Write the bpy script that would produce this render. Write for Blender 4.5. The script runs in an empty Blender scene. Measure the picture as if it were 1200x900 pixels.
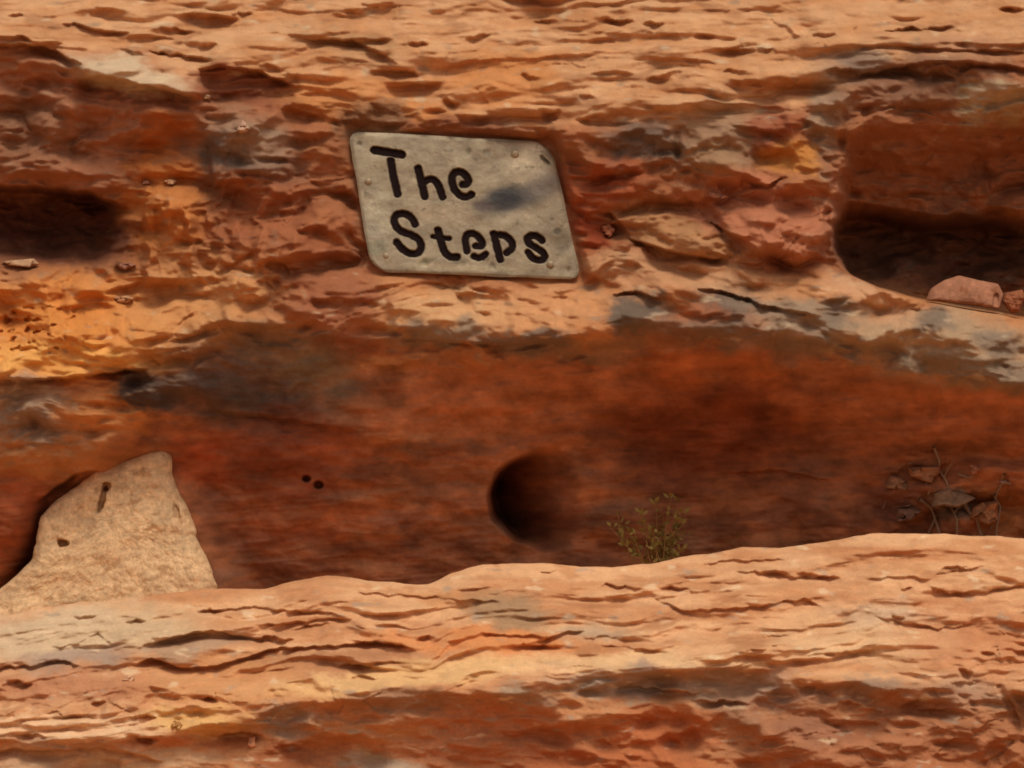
import bpy, math, random
import numpy as np

random.seed(7)
rng = np.random.default_rng(7)
SC = bpy.context.scene
COL = SC.collection
S = 0.0016            # metres per drawing unit on the cliff (drawing is 1200 x 900 units)
CAM_D = 15.0
SL = S * (CAM_D - 0.5) / CAM_D   # drawing unit on the nearer ledge

# ------------------------------------------------------------------ helpers
def lin(r, g, b):
    f = lambda c: (c / 255 / 12.92) if c / 255 <= 0.04045 else ((c / 255 + 0.055) / 1.055) ** 2.4
    return np.array([f(r), f(g), f(b)])

def ss(a, b, x):
    t = np.clip((x - a) / (b - a), 0, 1)
    return t * t * (3 - 2 * t)

def _hash(ix, iy, seed):
    h = (ix.astype(np.int64) * 374761393 + iy.astype(np.int64) * 668265263 + seed * 974634777) & 0xFFFFFFFF
    h = ((h ^ (h >> 13)) * 1274126177) & 0xFFFFFFFF
    h = ((h ^ (h >> 16)) * 2246822519) & 0xFFFFFFFF
    return (h ^ (h >> 15)) & 0xFFFFFFFF

def perlin(x, y, seed=0):
    x = np.asarray(x, dtype=np.float64); y = np.asarray(y, dtype=np.float64)
    x0 = np.floor(x); y0 = np.floor(y)
    fx = x - x0; fy = y - y0
    u = fx * fx * fx * (fx * (fx * 6 - 15) + 10); v = fy * fy * fy * (fy * (fy * 6 - 15) + 10)
    def g(dx, dy):
        a = _hash(x0 + dx, y0 + dy, seed) * (2 * math.pi / 4294967296.0)
        return np.cos(a) * (fx - dx) + np.sin(a) * (fy - dy)
    n00 = g(0, 0); n10 = g(1, 0); n01 = g(0, 1); n11 = g(1, 1)
    return 1.5 * ((n00 * (1 - u) + n10 * u) * (1 - v) + (n01 * (1 - u) + n11 * u) * v)

def fbm(x, y, seed=0, octs=4, gain=0.5, lac=2.03):
    s = 0; a = 1.0; t = 0
    for k in range(octs):
        s = s + a * perlin(x, y, seed + k * 17); t += a
        x = x * lac; y = y * lac; a *= gain
    return s / t * 1.3

def ridged(x, y, seed=0, octs=3):
    s = 0; a = 1.0; t = 0
    for k in range(octs):
        s = s + a * (1 - np.abs(perlin(x, y, seed + k * 17)) * 2); t += a
        x = x * 2.03; y = y * 2.03; a *= 0.5
    return s / t

def billow(x, y, seed=0, octs=3, gain=0.5):
    """rounded lumps with creases between them, 0 in the creases"""
    s = 0; a = 1.0; t = 0
    for k in range(octs):
        n = perlin(x, y, seed + k * 17)
        s = s + a * (np.sqrt(n * n + 0.004) * 2); t += a
        x, y = x * 1.87 + y * .31, y * 1.93 - x * .27; a *= gain
    return s / t

def worley(x, y, seed=0):
    """distance to nearest and second nearest cell point, and a random value of the nearest cell"""
    x0 = np.floor(x); y0 = np.floor(y)
    d1 = np.full(x.shape, 9.0); d2 = np.full(x.shape, 9.0); cid = np.zeros(x.shape); px = np.zeros(x.shape); py = np.zeros(x.shape)
    for dx in (-1, 0, 1):
        for dy in (-1, 0, 1):
            cx = x0 + dx; cy = y0 + dy
            h = _hash(cx, cy, seed)
            qx = cx + (h & 0xFFFF) / 65536.0; qy = cy + ((h >> 16) & 0xFFFF) / 65536.0
            d = np.hypot(qx - x, qy - y)
            near = d < d1
            d2 = np.where(near, d1, np.minimum(d2, d))
            cid = np.where(near, (_hash(cx, cy, seed + 5) & 0xFFFF) / 65536.0, cid)
            px = np.where(near, qx, px); py = np.where(near, qy, py)
            d1 = np.where(near, d, d1)
    return d1, d2, cid, x - px, y - py

def facets(x, y, seed):
    """blocky broken rock: every cell is a tilted plane"""
    d1, d2, cid, ox, oy = worley(x, y, seed)
    a = cid * 40.0
    return (np.cos(a) * ox + np.sin(a * 1.7) * oy) + (cid - 0.5) * 0.8, ss(0.0, 0.12, d2 - d1)

def smooth_interp(x, xs, ys):
    """monotone-ish cubic through the points, flat outside"""
    xs = np.asarray(xs, float); ys = np.asarray(ys, float)
    h = np.diff(xs); dl = np.diff(ys) / h
    m = np.zeros(len(xs))
    for i in range(1, len(xs) - 1):
        m[i] = 0 if dl[i - 1] * dl[i] <= 0 else 2 * dl[i - 1] * dl[i] / (dl[i - 1] + dl[i])
    xc = np.clip(x, xs[0], xs[-1])
    i = np.clip(np.searchsorted(xs, xc) - 1, 0, len(xs) - 2)
    t = (xc - xs[i]) / h[i]
    return ((2 * t**3 - 3 * t**2 + 1) * ys[i] + (t**3 - 2 * t**2 + t) * h[i] * m[i]
            + (-2 * t**3 + 3 * t**2) * ys[i + 1] + (t**3 - t**2) * h[i] * m[i + 1])

def poly_sdf(px, py, pts):
    """signed distance, negative inside"""
    d = np.full(px.shape, 1e9); inside = np.zeros(px.shape, bool)
    n = len(pts)
    for i in range(n):
        ax, ay = pts[i]; bx, by = pts[(i + 1) % n]
        ex, ey = bx - ax, by - ay
        t = np.clip(((px - ax) * ex + (py - ay) * ey) / (ex * ex + ey * ey), 0, 1)
        d = np.minimum(d, np.hypot(px - ax - t * ex, py - ay - t * ey))
        c = (ay > py) != (by > py)
        if ey != 0:
            inside ^= c & (px < ex * (py - ay) / ey + ax)
    return np.where(inside, -d, d)

def line_dist(px, py, pts):
    d = np.full(px.shape, 1e9)
    for (ax, ay), (bx, by) in zip(pts[:-1], pts[1:]):
        ex, ey = bx - ax, by - ay
        t = np.clip(((px - ax) * ex + (py - ay) * ey) / (ex * ex + ey * ey + 1e-9), 0, 1)
        d = np.minimum(d, np.hypot(px - ax - t * ex, py - ay - t * ey))
    return d

def chaikin(pts, n=2):
    for _ in range(n):
        q = [pts[0]]
        for a, b in zip(pts[:-1], pts[1:]):
            q += [(a[0] * .75 + b[0] * .25, a[1] * .75 + b[1] * .25), (a[0] * .25 + b[0] * .75, a[1] * .25 + b[1] * .75)]
        pts = q + [pts[-1]]
    return pts

def axis(lo, a, b, hi, step, grow=1.13):
    mid = list(np.arange(a, b + step, step))
    r = []; s = step; x = mid[-1]
    while x < hi:
        s *= grow; x += s; r.append(x)
    l = []; s = step; x = mid[0]
    while x > lo:
        s *= grow; x -= s; l.append(x)
    return np.array(l[::-1] + mid + r)

def grid_object(name, P, color, mat, parent=None, flip=False, closed_u=False):
    """P: (ny, nx, 3) points, color: (ny, nx, 3) base colour per point"""
    ny, nx = P.shape[:2]
    idx = np.arange(ny * nx).reshape(ny, nx)
    if closed_u:
        idx = np.concatenate([idx, idx[:, :1]], axis=1)
    a = idx[:-1, :-1].ravel(); b = idx[:-1, 1:].ravel(); c = idx[1:, 1:].ravel(); d = idx[1:, :-1].ravel()
    q = np.stack([a, d, c, b] if not flip else [a, b, c, d], axis=1)
    return quads_object(name, P.reshape(-1, 3), q, color.reshape(-1, 3) if color is not None else None, mat, parent)

def quads_object(name, V, q, color, mat, parent=None):
    me = bpy.data.meshes.new(name)
    me.vertices.add(len(V)); me.vertices.foreach_set('co', np.ascontiguousarray(V, dtype=np.float32).ravel())
    n = q.shape[1]
    me.loops.add(q.size); me.loops.foreach_set('vertex_index', np.ascontiguousarray(q, dtype=np.int32).ravel())
    me.polygons.add(len(q))
    me.polygons.foreach_set('loop_start', np.arange(0, q.size, n, dtype=np.int32))
    me.polygons.foreach_set('loop_total', np.full(len(q), n, dtype=np.int32))
    me.polygons.foreach_set('use_smooth', np.ones(len(q), dtype=bool))
    me.update(calc_edges=True)
    if color is not None:
        at = me.color_attributes.new('Col', 'FLOAT_COLOR', 'POINT')
        c4 = np.ones((len(V), 4), np.float32); c4[:, :3] = color
        at.data.foreach_set('color', c4.ravel())
    me.materials.append(mat)
    o = bpy.data.objects.new(name, me); COL.objects.link(o)
    if parent: o.parent = parent
    return o

def tag(o, label, cat, group=None, kind=None):
    o['label'] = label; o['category'] = cat
    if group: o['group'] = group
    if kind: o['kind'] = kind
    return o

def empty(name, loc):
    o = bpy.data.objects.new(name, None); COL.objects.link(o); o.location = loc
    o.empty_display_size = 0.02
    return o

# ------------------------------------------------------------------ materials
def rock_material(name, grain=0.07, bump=0.15, rough=0.95, use_attr=True, color=(0.4, 0.2, 0.1), scale=1.0):
    m = bpy.data.materials.new(name); m.use_nodes = True
    nt = m.node_tree; N = nt.nodes; L = nt.links
    b = N['Principled BSDF']; b.inputs['Roughness'].default_value = rough
    b.inputs['Specular IOR Level'].default_value = 0.12
    tc = N.new('ShaderNodeTexCoord')
    if use_attr:
        a = N.new('ShaderNodeAttribute'); a.attribute_name = 'Col'; src = a.outputs['Color']
    else:
        r = N.new('ShaderNodeRGB'); r.outputs[0].default_value = (*color, 1); src = r.outputs[0]
    n1 = N.new('ShaderNodeTexNoise'); n1.inputs['Scale'].default_value = 170 * scale; n1.inputs['Detail'].default_value = 6; n1.inputs['Roughness'].default_value = 0.65
    L.new(tc.outputs['Object'], n1.inputs['Vector'])
    mp = N.new('ShaderNodeMapRange'); mp.inputs['From Min'].default_value = 0.3; mp.inputs['From Max'].default_value = 0.7
    mp.inputs['To Min'].default_value = 1 - grain; mp.inputs['To Max'].default_value = 1 + grain
    L.new(n1.outputs['Fac'], mp.inputs['Value'])
    mul = N.new('ShaderNodeVectorMath'); mul.operation = 'SCALE'
    L.new(src, mul.inputs[0]); L.new(mp.outputs['Result'], mul.inputs['Scale'])
    L.new(mul.outputs['Vector'], b.inputs['Base Color'])
    n2 = N.new('ShaderNodeTexNoise'); n2.inputs['Scale'].default_value = 260 * scale; n2.inputs['Detail'].default_value = 5
    L.new(tc.outputs['Object'], n2.inputs['Vector'])
    bp = N.new('ShaderNodeBump'); bp.inputs['Strength'].default_value = bump; bp.inputs['Distance'].default_value = 0.004
    L.new(n2.outputs['Fac'], bp.inputs['Height']); L.new(bp.outputs['Normal'], b.inputs['Normal'])
    return m

M_CLIFF = rock_material('sandstone_cliff')
M_LEDGE = rock_material('sandstone_ledge', grain=0.10)
M_BOULDER = rock_material('pale_sandstone', grain=0.2, bump=0.5)
M_STONE = rock_material('loose_stone', grain=0.15)
M_SAND = rock_material('desert_sand', use_attr=False, color=tuple(lin(190, 135, 90)), scale=0.2)
M_TWIG = rock_material('dry_wood', use_attr=False, color=tuple(lin(150, 118, 92)), bump=0.2)
M_STEM = rock_material('dry_stem', use_attr=False, color=tuple(lin(150, 105, 62)), bump=0.2)
M_LEAF = rock_material('dry_leaf', use_attr=False, color=tuple(lin(138, 114, 58)), bump=0.1, rough=0.7)
M_PLATE = rock_material('weathered_metal', grain=0.1, bump=0.12, rough=0.6)
M_PLATE.node_tree.nodes['Principled BSDF'].inputs['Metallic'].default_value = 0.25
M_PLATE.node_tree.nodes['Principled BSDF'].inputs['Specular IOR Level'].default_value = 0.35
M_LETTER = rock_material('letter_shade', use_attr=False, color=(0.012, 0.005, 0.004), rough=0.9)  # near-black, stands for the shade inside the cut letters
M_BOLT = rock_material('bolt_metal', use_attr=False, color=tuple(lin(158, 138, 110)), rough=0.5)
M_BOLT.node_tree.nodes['Principled BSDF'].inputs['Metallic'].default_value = 0.3

# ------------------------------------------------------------------ shaping tools on a depth sheet
STEP_GAIN = 1.5; SLIT_GAIN = .48
def add_step(d, X, Y, pts, a, L, w=2.0, fade=18):
    """an edge along pts: the rock below it steps back by a and comes forward again over L"""
    xs = [p[0] for p in pts]; ys = [p[1] for p in pts]
    t = Y - np.interp(X, xs, ys) - 2.2 * perlin(X / 14, Y / 50, 91)
    k = ss(xs[0] - fade * .3, xs[0] + fade, X) * (1 - ss(xs[-1] - fade, xs[-1] + fade * .3, X))
    f = ss(-w * .5, w, t) * np.exp(-np.maximum(t, 0) / L) - 0.35 * np.exp(-(np.minimum(t, 0) / (L * .6)) ** 2) * (t < 0) * 0.5
    return d + STEP_GAIN * a * k * f

def add_slit(d, X, Y, cx, cy, hw, th, ang, a):
    c, s = math.cos(math.radians(ang)), math.sin(math.radians(ang))
    u = (X - cx) * c + (Y - cy) * s; v = -(X - cx) * s + (Y - cy) * c + 3.2 * perlin(X / 16, Y / 40, 77) + 1.2 * perlin(X / 6, Y / 20, 78)
    r = np.clip(1 - (u / (hw * 1.15)) ** 2, 0, 1) ** 1.1
    th2 = th * (.5 + .5 * r); f = r * ss(-th2 * .8, -th2 * .1, v) * (1 - ss(0.1 * th2, th2 * 2.4, v))
    lip = r * np.exp(-((v + th * 1.0) / (th * 0.9)) ** 2)
    return d + SLIT_GAIN * a * f - a * 0.16 * lip

def paint(c, X, Y, WX, WY, cx, cy, rx, ry, ang, col, op=1.0, soft=0.5):
    k, s = math.cos(math.radians(ang)), math.sin(math.radians(ang))
    x = X + WX - cx; y = Y + WY - cy
    r = np.hypot((x * k + y * s) / rx, (-x * s + y * k) / ry)
    m = (1 - ss(1 - soft, 1 + soft, r)) * op
    return c * (1 - m[..., None]) + m[..., None] * np.asarray(col)

# ================================================================== THE CLIFF
GX = axis(-2600, -70, 1270, 3800, 1.45)
GY = axis(-1500, -40, 760, 1750, 1.45)
X, Y = np.meshgrid(GX, GY)
xs = [-200, 0, 100, 200, 300, 420, 540, 660, 780, 900, 1000, 1100, 1200, 1400]
W1 = 9 * fbm(X / 150, Y / 90, 3, 4)
W2 = 9 * fbm(X / 150, Y / 90, 31, 4)
LINES = [   # (height of the line along the face, depth of the rock there)
    ([-1500] * 14, [2200] * 14),
    ([-250] * 14, [520] * 14),
    ([0, 0, 0, 10, 5, 5, 8, 8, 10, 10, 5, 0, 0, 0], [150, 150, 155, 160, 160, 165, 165, 165, 165, 160, 155, 150, 150, 150]),
    ([48, 52, 72, 100, 108, 118, 135, 140, 142, 132, 92, 66, 58, 56], [62, 62, 60, 60, 66, 62, 60, 58, 56, 56, 50, 46, 46, 46]),
    ([205, 208, 212, 215, 215, 215, 218, 222, 225, 225, 220, 205, 200, 200], [112, 110, 96, 80, 70, 66, 60, 56, 56, 54, 70, 96, 100, 100]),
    ([330, 322, 320, 316, 296, 306, 335, 335, 325, 312, 322, 345, 362, 375], [84, 82, 76, 66, 52, 42, 42, 40, 40, 40, 38, 34, 30, 30]),
    ([442, 440, 436, 422, 360, 362, 388, 388, 360, 374, 398, 420, 432, 440], [-6, -6, -2, 6, 18, 12, -6, -14, -28, -38, -42, -44, -44, -44]),
    ([540, 540, 530, 490, 470, 460, 445, 440, 432, 442, 462, 480, 490, 494], [14, 14, 20, 34, 40, 34, 26, 20, 16, 8, 2, 0, 0, 0]),
    ([615, 615, 600, 570, 560, 560, 560, 555, 545, 540, 545, 555, 560, 560], [70, 70, 80, 92, 82, 76, 80, 104, 130, 130, 110, 88, 80, 78]),
    ([700] * 14, [120, 120, 130, 140, 140, 136, 136, 142, 150, 152, 146, 130, 116, 116]),
    ([820] * 14, [200] * 14),
    ([1750] * 14, [230] * 14),
]
LY = []; LD = []
for yy, dd in LINES:
    LY.append(smooth_interp(GX, xs, yy)[None, :]); LD.append(smooth_interp(GX, xs, dd)[None, :])
Yw = Y + W1 * ss(-300, 0, Y) * (1 - ss(700, 760, Y))
slopes = [(LD[i + 1] - LD[i]) / (LY[i + 1] - LY[i]) for i in range(len(LY) - 1)]
tang = [slopes[0]]
for i in range(1, len(slopes)):
    p = slopes[i - 1] * slopes[i]
    tang.append(np.where(p <= 0, 0, 2 * p / (slopes[i - 1] + slopes[i] + 1e-12)))
tang.append(slopes[-1])
D = np.zeros(X.shape)
for i in range(len(LY) - 1):
    h = LY[i + 1] - LY[i]; t = (Yw - LY[i]) / h
    sel = (t >= 0) & (t < 1) if i not in (0,) else (t < 1)
    if i == len(LY) - 2: sel = t >= 0
    t = np.clip(t, 0, 1)
    v = (2 * t**3 - 3 * t**2 + 1) * LD[i] + (t**3 - 2 * t**2 + t) * h * tang[i] + (-2 * t**3 + 3 * t**2) * LD[i + 1] + (t**3 - t**2) * h * tang[i + 1]
    D = np.where(sel, v, D)

brow, mid, lipt, lipf, under = LY[3], LY[4], LY[5], LY[6], LY[7]
m_top = 1 - ss(-8, 14, Yw - brow)
m_wall = ss(-8, 14, Yw - brow) * (1 - ss(-14, 14, Yw - lipt))
LOFF = 86 * (1 - ss(90, 210, X))
m_lip = ss(-14, 14, Yw - lipt) * (1 - ss(4, 62, Yw - lipf - LOFF + 1.8 * W2))
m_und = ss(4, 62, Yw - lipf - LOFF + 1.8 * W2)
leftmid = ss(290, 330, Y) * (1 - ss(425, 445, Y)) * (1 - ss(230, 420, X))
rub_r = ss(790, 830, X) * (1 - ss(965, 985, X)) * ss(180, 210, Y) * (1 - ss(295, 318, Y))
rub_low = ss(1010, 1060, X) * ss(520, 555, Y)
far = 1 - ss(-200, -60, Y)       # above the picture: coarser sheet, calmer detail

# large undulation
D += 26 * fbm(X / 210, Y / 140, 11, 3) * (1 - 0.3 * m_und)
D -= 22 * np.exp(-(line_dist(X, Y, [(190, 470), (300, 430), (430, 372)]) / 34) ** 2) + 16 * np.exp(-((X - 200) / 40) ** 2 - ((Y - 245) / 80) ** 2)
D += 18 * fbm(X / 90, Y / 52, 12, 4, .48) * (0.5 + 0.8 * m_wall + 0.5 * m_lip - 0.1 * m_und)
D -= 24 * billow((X + 4 * W1) / 190, (Y + 1.8 * W2 + .03 * X) / 32, 14, 3, .42) * (m_top * (1 - far) + .3 * m_wall + .3 * m_lip)
D += 14 * fbm((X + .6 * Y) / 130, (Y - .25 * X) / 64, 16, 3, .55) * m_und
# lamination of the sunlit top: overhanging sheets that step back below each edge
def laminae(X, Y, period, amp, seed, stretch=1.0):
    wv = 26 * fbm(X / (230 * stretch), Y / 60, seed, 4) + 5 * fbm(X / 38, Y / 16, seed + 3, 3)
    q = (Y + wv) / period
    f = q - np.floor(q)
    on = ss(-0.05, 0.5, perlin(X / 95 + np.floor(q) * 7.7, np.floor(q) * 3.31, seed + 9))
    saw = np.where(f < 0.2, ss(0, 0.2, f), 1 - ss(0.2, 1.0, f))
    return amp * on * saw
D += laminae(X, Y, 19, 9, 41) * (m_top * 0.25 + 0.04 * m_wall) * (1 - far)
D += laminae(X, Y, 31, 15, 51, 1.4) * (m_top * 0.6 + 0.4 * m_wall + 0.4 * m_lip) * (1 - far)
D += laminae(X, Y, 46, 24, 45, 1.8) * m_top * (1 - far)
pit = ss(0.38, 0.75, perlin(X / 40 + W1 / 30, Y / 9, 61)) * 7
D += pit * (.35 * m_top + 0.15 * m_lip) * (1 - far)
pit2 = ss(0.22, 0.7, perlin(X / 26, Y / 13, 66)) * 10
D += .5 * pit2 * (0.4 * leftmid + 0.5 * rub_r + 0.25 * m_wall * ss(0, .3, perlin(X / 110, Y / 70, 68)))
# broken blocks
fA, eA = facets(X / 46 + W1 / 40, Y / 30 + W2 / 40, 71)
fB, eB = facets(X / 26 + W1 / 30, Y / 15 + W2 / 30, 73)
blk = np.clip(leftmid * 0.55 + rub_r * 0.8 + rub_low * 0.6 + m_wall * 0.35 * ss(180, 300, X) + 0.25 * m_top * (1 - far), 0, 1)
D += blk * 5 * fA
D -= 44 * billow(X / 130 + W1 / 24, Y / 60 + W2 / 24, 75, 4, .46) * (m_wall * .9 + m_lip * .9 + .6 * rub_low + .16 * m_und)
D -= 8 * billow((X + .5 * Y) / 56, (Y - .2 * X) / 30, 78, 2) * np.clip(leftmid + rub_r + rub_low + .5 * m_wall + .4 * m_lip, 0, 1)
# general roughness
D += (1.7 * fbm(X / 26, Y / 15, 81, 3) + 0.35 * fbm(X / 7, Y / 5, 82, 2)) * (0.5 + 0.9 * m_wall + 0.9 * m_lip + 0.8 * m_top - 0.32 * m_und)
D += 5 * ridged(X / 110, Y / 80, 85, 2) * m_wall
# rounded knobs on the lip at the right
d1, d2, cid, ox, oy = worley(X / 52 + W1 / 60, Y / 40 + W2 / 50, 87)
knob = ss(680, 760, X) * ss(325, 350, Y - 0.06 * (X - 900)) * (1 - ss(415, 455, Y - 0.06 * (X - 900)))
D += knob * 20 * (d1 - 0.5)
d1, d2, cid, ox, oy = worley(X / 60 + W1 / 60, Y / 46 + W2 / 50, 187)
D += ss(660, 700, X) * (1 - ss(960, 1000, X)) * ss(110, 130, Y) * (1 - ss(190, 210, Y)) * 15 * (d1 - 0.5)

# smooth red hollow top left with the thin fin over it
k = (1 - ss(190, 250, X + W1)) * ss(-4, 10, Y - np.interp(X, [-200, 0, 40, 75, 100, 160, 225], [46, 50, 50, 62, 88, 98, 112])) * (1 - ss(205, 222, Y))
D += 15 * k
D = add_step(D, X, Y, [(-80, 50), (35, 49), (60, 56), (78, 68), (95, 74)], 17, 40)
D = add_step(D, X, Y, [(85, 90), (120, 88), (160, 97), (200, 107), (228, 112)], 20, 40)
D -= 16 * np.exp(-((X - 155) / 66) ** 2 - ((Y - 84 - 0.25 * (X - 150)) / 13) ** 2)
# brown block under a sheet
D = add_step(D, X, Y, [(228, 78), (260, 76), (300, 82), (345, 98)], 20, 26)
D = add_step(D, X, Y, [(165, 55), (205, 60), (250, 68)], 14, 10)
D = add_step(D, X, Y, [(60, 22), (82, 22), (105, 30), (150, 33)], 13, 14)
D = add_step(D, X, Y, [(355, 42), (410, 42), (440, 56), (465, 72)], 12, 24)
D = add_step(D, X, Y, [(-80, 38), (20, 40), (40, 46)], 12, 8)
# dark hollow on the left, under a jutting band
D -= 20 * np.exp(-((Y - 196 - .10 * np.maximum(X - 40, 0)) / 13) ** 2) * (1 - ss(110, 190, X))
top_e = np.interp(X, [-400, 0, 50, 105, 150, 175], [206, 214, 216, 226, 243, 262]) + W1 * .7 + 3 * perlin(X / 18, Y / 40, 64)
bot_e = np.interp(X, [-400, 0, 30, 60, 105, 135, 160], [306, 306, 312, 316, 316, 298, 282]) + W2 * .35
hol = ss(-2, 7, Y - top_e) * (1 - ss(-16, 5, Y - bot_e)) * (1 - ss(105, 158, X + 1.8 * W2))
D += 8 * fbm(X / 30, Y / 14, 65, 3) * hol
D += 120 * hol * (1 - ss(-60, 8, Y - bot_e) * 0.75)
D = add_step(D, X, Y, [(95, 268), (120, 266), (145, 272)], 10, 8)
# scalloped ridges below the orange patch
D -= 12 * ss(0.35, 0.8, ridged(X / 44 + W1 / 20, Y / 60 + W2 / 20, 131, 2)) * ss(150, 180, X) * (1 - ss(330, 380, X)) * ss(205, 230, Y) * (1 - ss(320, 345, Y))
# dark hollow on the right and its red ceiling
side = np.interp(Y, [80, 120, 150, 190, 230, 275, 300, 322, 340, 352], [1066, 1034, 1004, 994, 986, 978, 984, 1000, 1030, 1075]) + W1 * .8 + 7 * perlin(X / 30, Y / 22, 62)
floor_r = np.interp(X, [975, 1000, 1030, 1075, 1120, 1200, 1400, 2000], [300, 322, 338, 350, 358, 372, 390, 390]) + W2 * .3
inx = ss(-9, 13, X - side)
D -= 12 * np.exp(-((X - 1168) / 46) ** 2 - ((Y - 118) / 26) ** 2)
D += inx * 66 * ss(125, 210, Y) * (1 - ss(-8, 5, Y - floor_r))
ceil_r = np.interp(X, [975, 1000, 1060, 1130, 1200, 1500], [236, 236, 240, 246, 246, 246]) + W2 * 1.2 + 5 * perlin(X / 40, Y / 60, 63)
D += inx * ss(-2, 22, Y - ceil_r) * 135 * (1 - ss(-9, 5, Y - floor_r))
# slab standing on the left jamb of that hollow
jam = poly_sdf(X + W1 * .3, Y + W2 * .2, [(985, 205), (996, 210), (995, 240), (988, 270), (978, 285), (970, 268), (974, 232)])
D += -16 * (1 - ss(-5, 5, jam))
jam = poly_sdf(X + W1 * .3, Y + W2 * .2, [(992, 125), (1010, 128), (1015, 160), (1000, 200), (992, 195)])
D += -14 * (1 - ss(-5, 5, jam))
D = add_step(D, X, Y, [(1000, 88), (1050, 78), (1100, 70), (1150, 74), (1210, 80), (1280, 84)], 14, 24)
D = add_step(D, X, Y, [(1060, 52), (1120, 56), (1210, 60)], 10, 12)
# sloping plates in the middle right
D = add_step(D, X, Y, [(735, 276), (755, 285), (790, 295), (820, 300), (850, 305)], 20, 10)
D = add_step(D, X, Y, [(826, 258), (842, 264), (862, 276), (882, 288)], 16, 10)
D = add_step(D, X, Y, [(870, 210), (900, 216), (925, 206)], 16, 12)
D = add_slit(D, X, Y, 921, 300, 31, 8, 13, 40)
D = add_slit(D, X, Y, 842, 232, 14, 5, 8, 18)
D = add_slit(D, X, Y, 808, 236, 14, 5, 12, 18)
D = add_step(D, X, Y, [(700, 246), (716, 248), (735, 268)], 14, 18)
for pts, push, tx, ty in [
    ([(232, 80), (345, 86), (352, 116), (330, 136), (240, 118)], 12, 0, 0), ([(430, 118), (480, 120), (502, 150), (425, 152)], 16, 0, 0), ([(500, 138), (560, 136), (577, 160), (500, 160)], 11, 0, 0),
    ([(640, 135), (700, 140), (790, 150), (796, 190), (720, 202), (642, 166)], -16, 0, -.25), ([(803, 172), (850, 152), (882, 168), (888, 206), (842, 218), (800, 202)], -20, .1, -.3),
    ([(884, 212), (930, 200), (978, 204), (972, 300), (940, 312), (884, 292), (852, 272), (832, 240)], -24, -.12, -.22), ([(702, 250), (760, 238), (856, 300), (780, 300), (737, 278)], -14, 0, -.2),
    ([(230, 138), (340, 150), (347, 206), (242, 216)], -15, .06, -.25), ([(290, 226), (400, 236), (412, 300), (302, 310)], -13, -.08, -.2), ([(160, 210), (226, 216), (232, 330), (166, 330)], -10, 0, -.1),
    ([(905, 120), (990, 108), (996, 200), (930, 196)], -14, 0, -.15), ([(40, 330), (130, 338), (150, 384), (60, 396)], -10, 0, -.2), ([(250, 330), (350, 322), (380, 372), (270, 392)], -12, 0, -.2),
    ([(448, 340), (520, 338), (560, 380), (470, 392)], -10, 0, -.2), ([(590, 344), (700, 346), (690, 394), (600, 398)], -10, 0, -.2)]:
    pd = poly_sdf(X + 1.3 * W1 + 4 * perlin(X / 22, Y / 22, 95), Y + 1.2 * W2 + 3 * perlin(X / 20, Y / 18, 96), pts)
    cx_, cy_ = np.mean(pts, axis=0)
    D += (push + tx * (X - cx_) + ty * (Y - cy_)) * (1 - ss(-7, 4, pd))
# lip below the sign and its broken right end
D = add_step(D, X, Y, [(488, 344), (530, 338), (580, 345)], -8, 18)
D = add_step(D, X, Y, [(470, 395), (520, 400), (600, 404), (690, 396)], 16, 26)
D = add_step(D, X, Y, [(435, 428), (470, 428), (500, 418)], 14, 14)
D = add_step(D, X, Y, [(715, 345), (745, 342), (775, 352)], 14, 30)
D = add_step(D, X, Y, [(812, 338), (850, 342), (900, 360), (960, 372)], 14, 26)
D = add_step(D, X, Y, [(-80, 444), (60, 444), (110, 438), (175, 430)], 26, 30)
D = add_step(D, X, Y, [(255, 482), (330, 490), (420, 506)], 9, 16)
for a in [(12, 14, 12, 4, 0, 26), (205, 33, 34, 5, 3, 26), (150, 60, 28, 6, 12, 18), (240, 50, 12, 4, 4, 22), (318, 80, 20, 7, 16, 24), (280, 10, 14, 4, 3, 20),
          (726, 19, 18, 4, 3, 36), (640, 18, 14, 4, 4, 20), (768, 24, 12, 4, -6, 24), (782, 87, 24, 5, -14, 20), (862, 82, 14, 4, -3, 20),
          (560, 38, 14, 4, -12, 22), (490, 47, 12, 4, 2, 26), (465, 82, 30, 5, 3, 30), (528, 119, 10, 5, 10, 26), (645, 131, 12, 5, -3, 30), (620, 88, 10, 5, 12, 20),
          (690, 113, 10, 4, 8, 20), (1066, 31, 28, 4, -2, 34), (1108, 29, 16, 4, 0, 26), (925, 30, 20, 6, 35, 20), (992, 83, 20, 6, 8, 28), (900, 55, 12, 4, 10, 22),
          (968, 38, 14, 4, 3, 22), (1196, 6, 14, 4, 5, 26), (828, 37, 12, 4, 0, 18), (870, 52, 24, 5, -6, 14), (825, 70, 20, 4, 2, 16), (675, 74, 26, 4, 6, 16),
          (25, 312, 22, 5, -6, 22), (142, 338, 22, 7, -14, 22), (175, 400, 22, 5, -8, 14), (260, 330, 14, 5, 6, 18), (300, 350, 18, 4, 2, 12), (350, 455, 14, 7, -30, 14),
          (905, 158, 24, 5, 10, 16), (950, 145, 14, 5, 20, 14), (700, 195, 20, 5, -4, 12), (300, 205, 26, 5, 4, 20), (325, 188, 24, 4, 6, 18), (355, 110, 24, 4, -3, 14)]:
    D = add_slit(D, X, Y, *a)
D += (2.2 * billow((X + 2 * W1) / 120, (Y + W2 + .06 * X) / 9, 151, 3) + 1.2 * fbm(X / 12, Y / 6, 152, 3)) * m_und
# small pecked pits in the orange rubble, lower left
D += 10 * ss(0.25, 0.55, perlin(X / 9, Y / 7, 141)) * (1 - ss(70, 120, X)) * ss(355, 370, Y) * (1 - ss(405, 420, Y))
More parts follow.
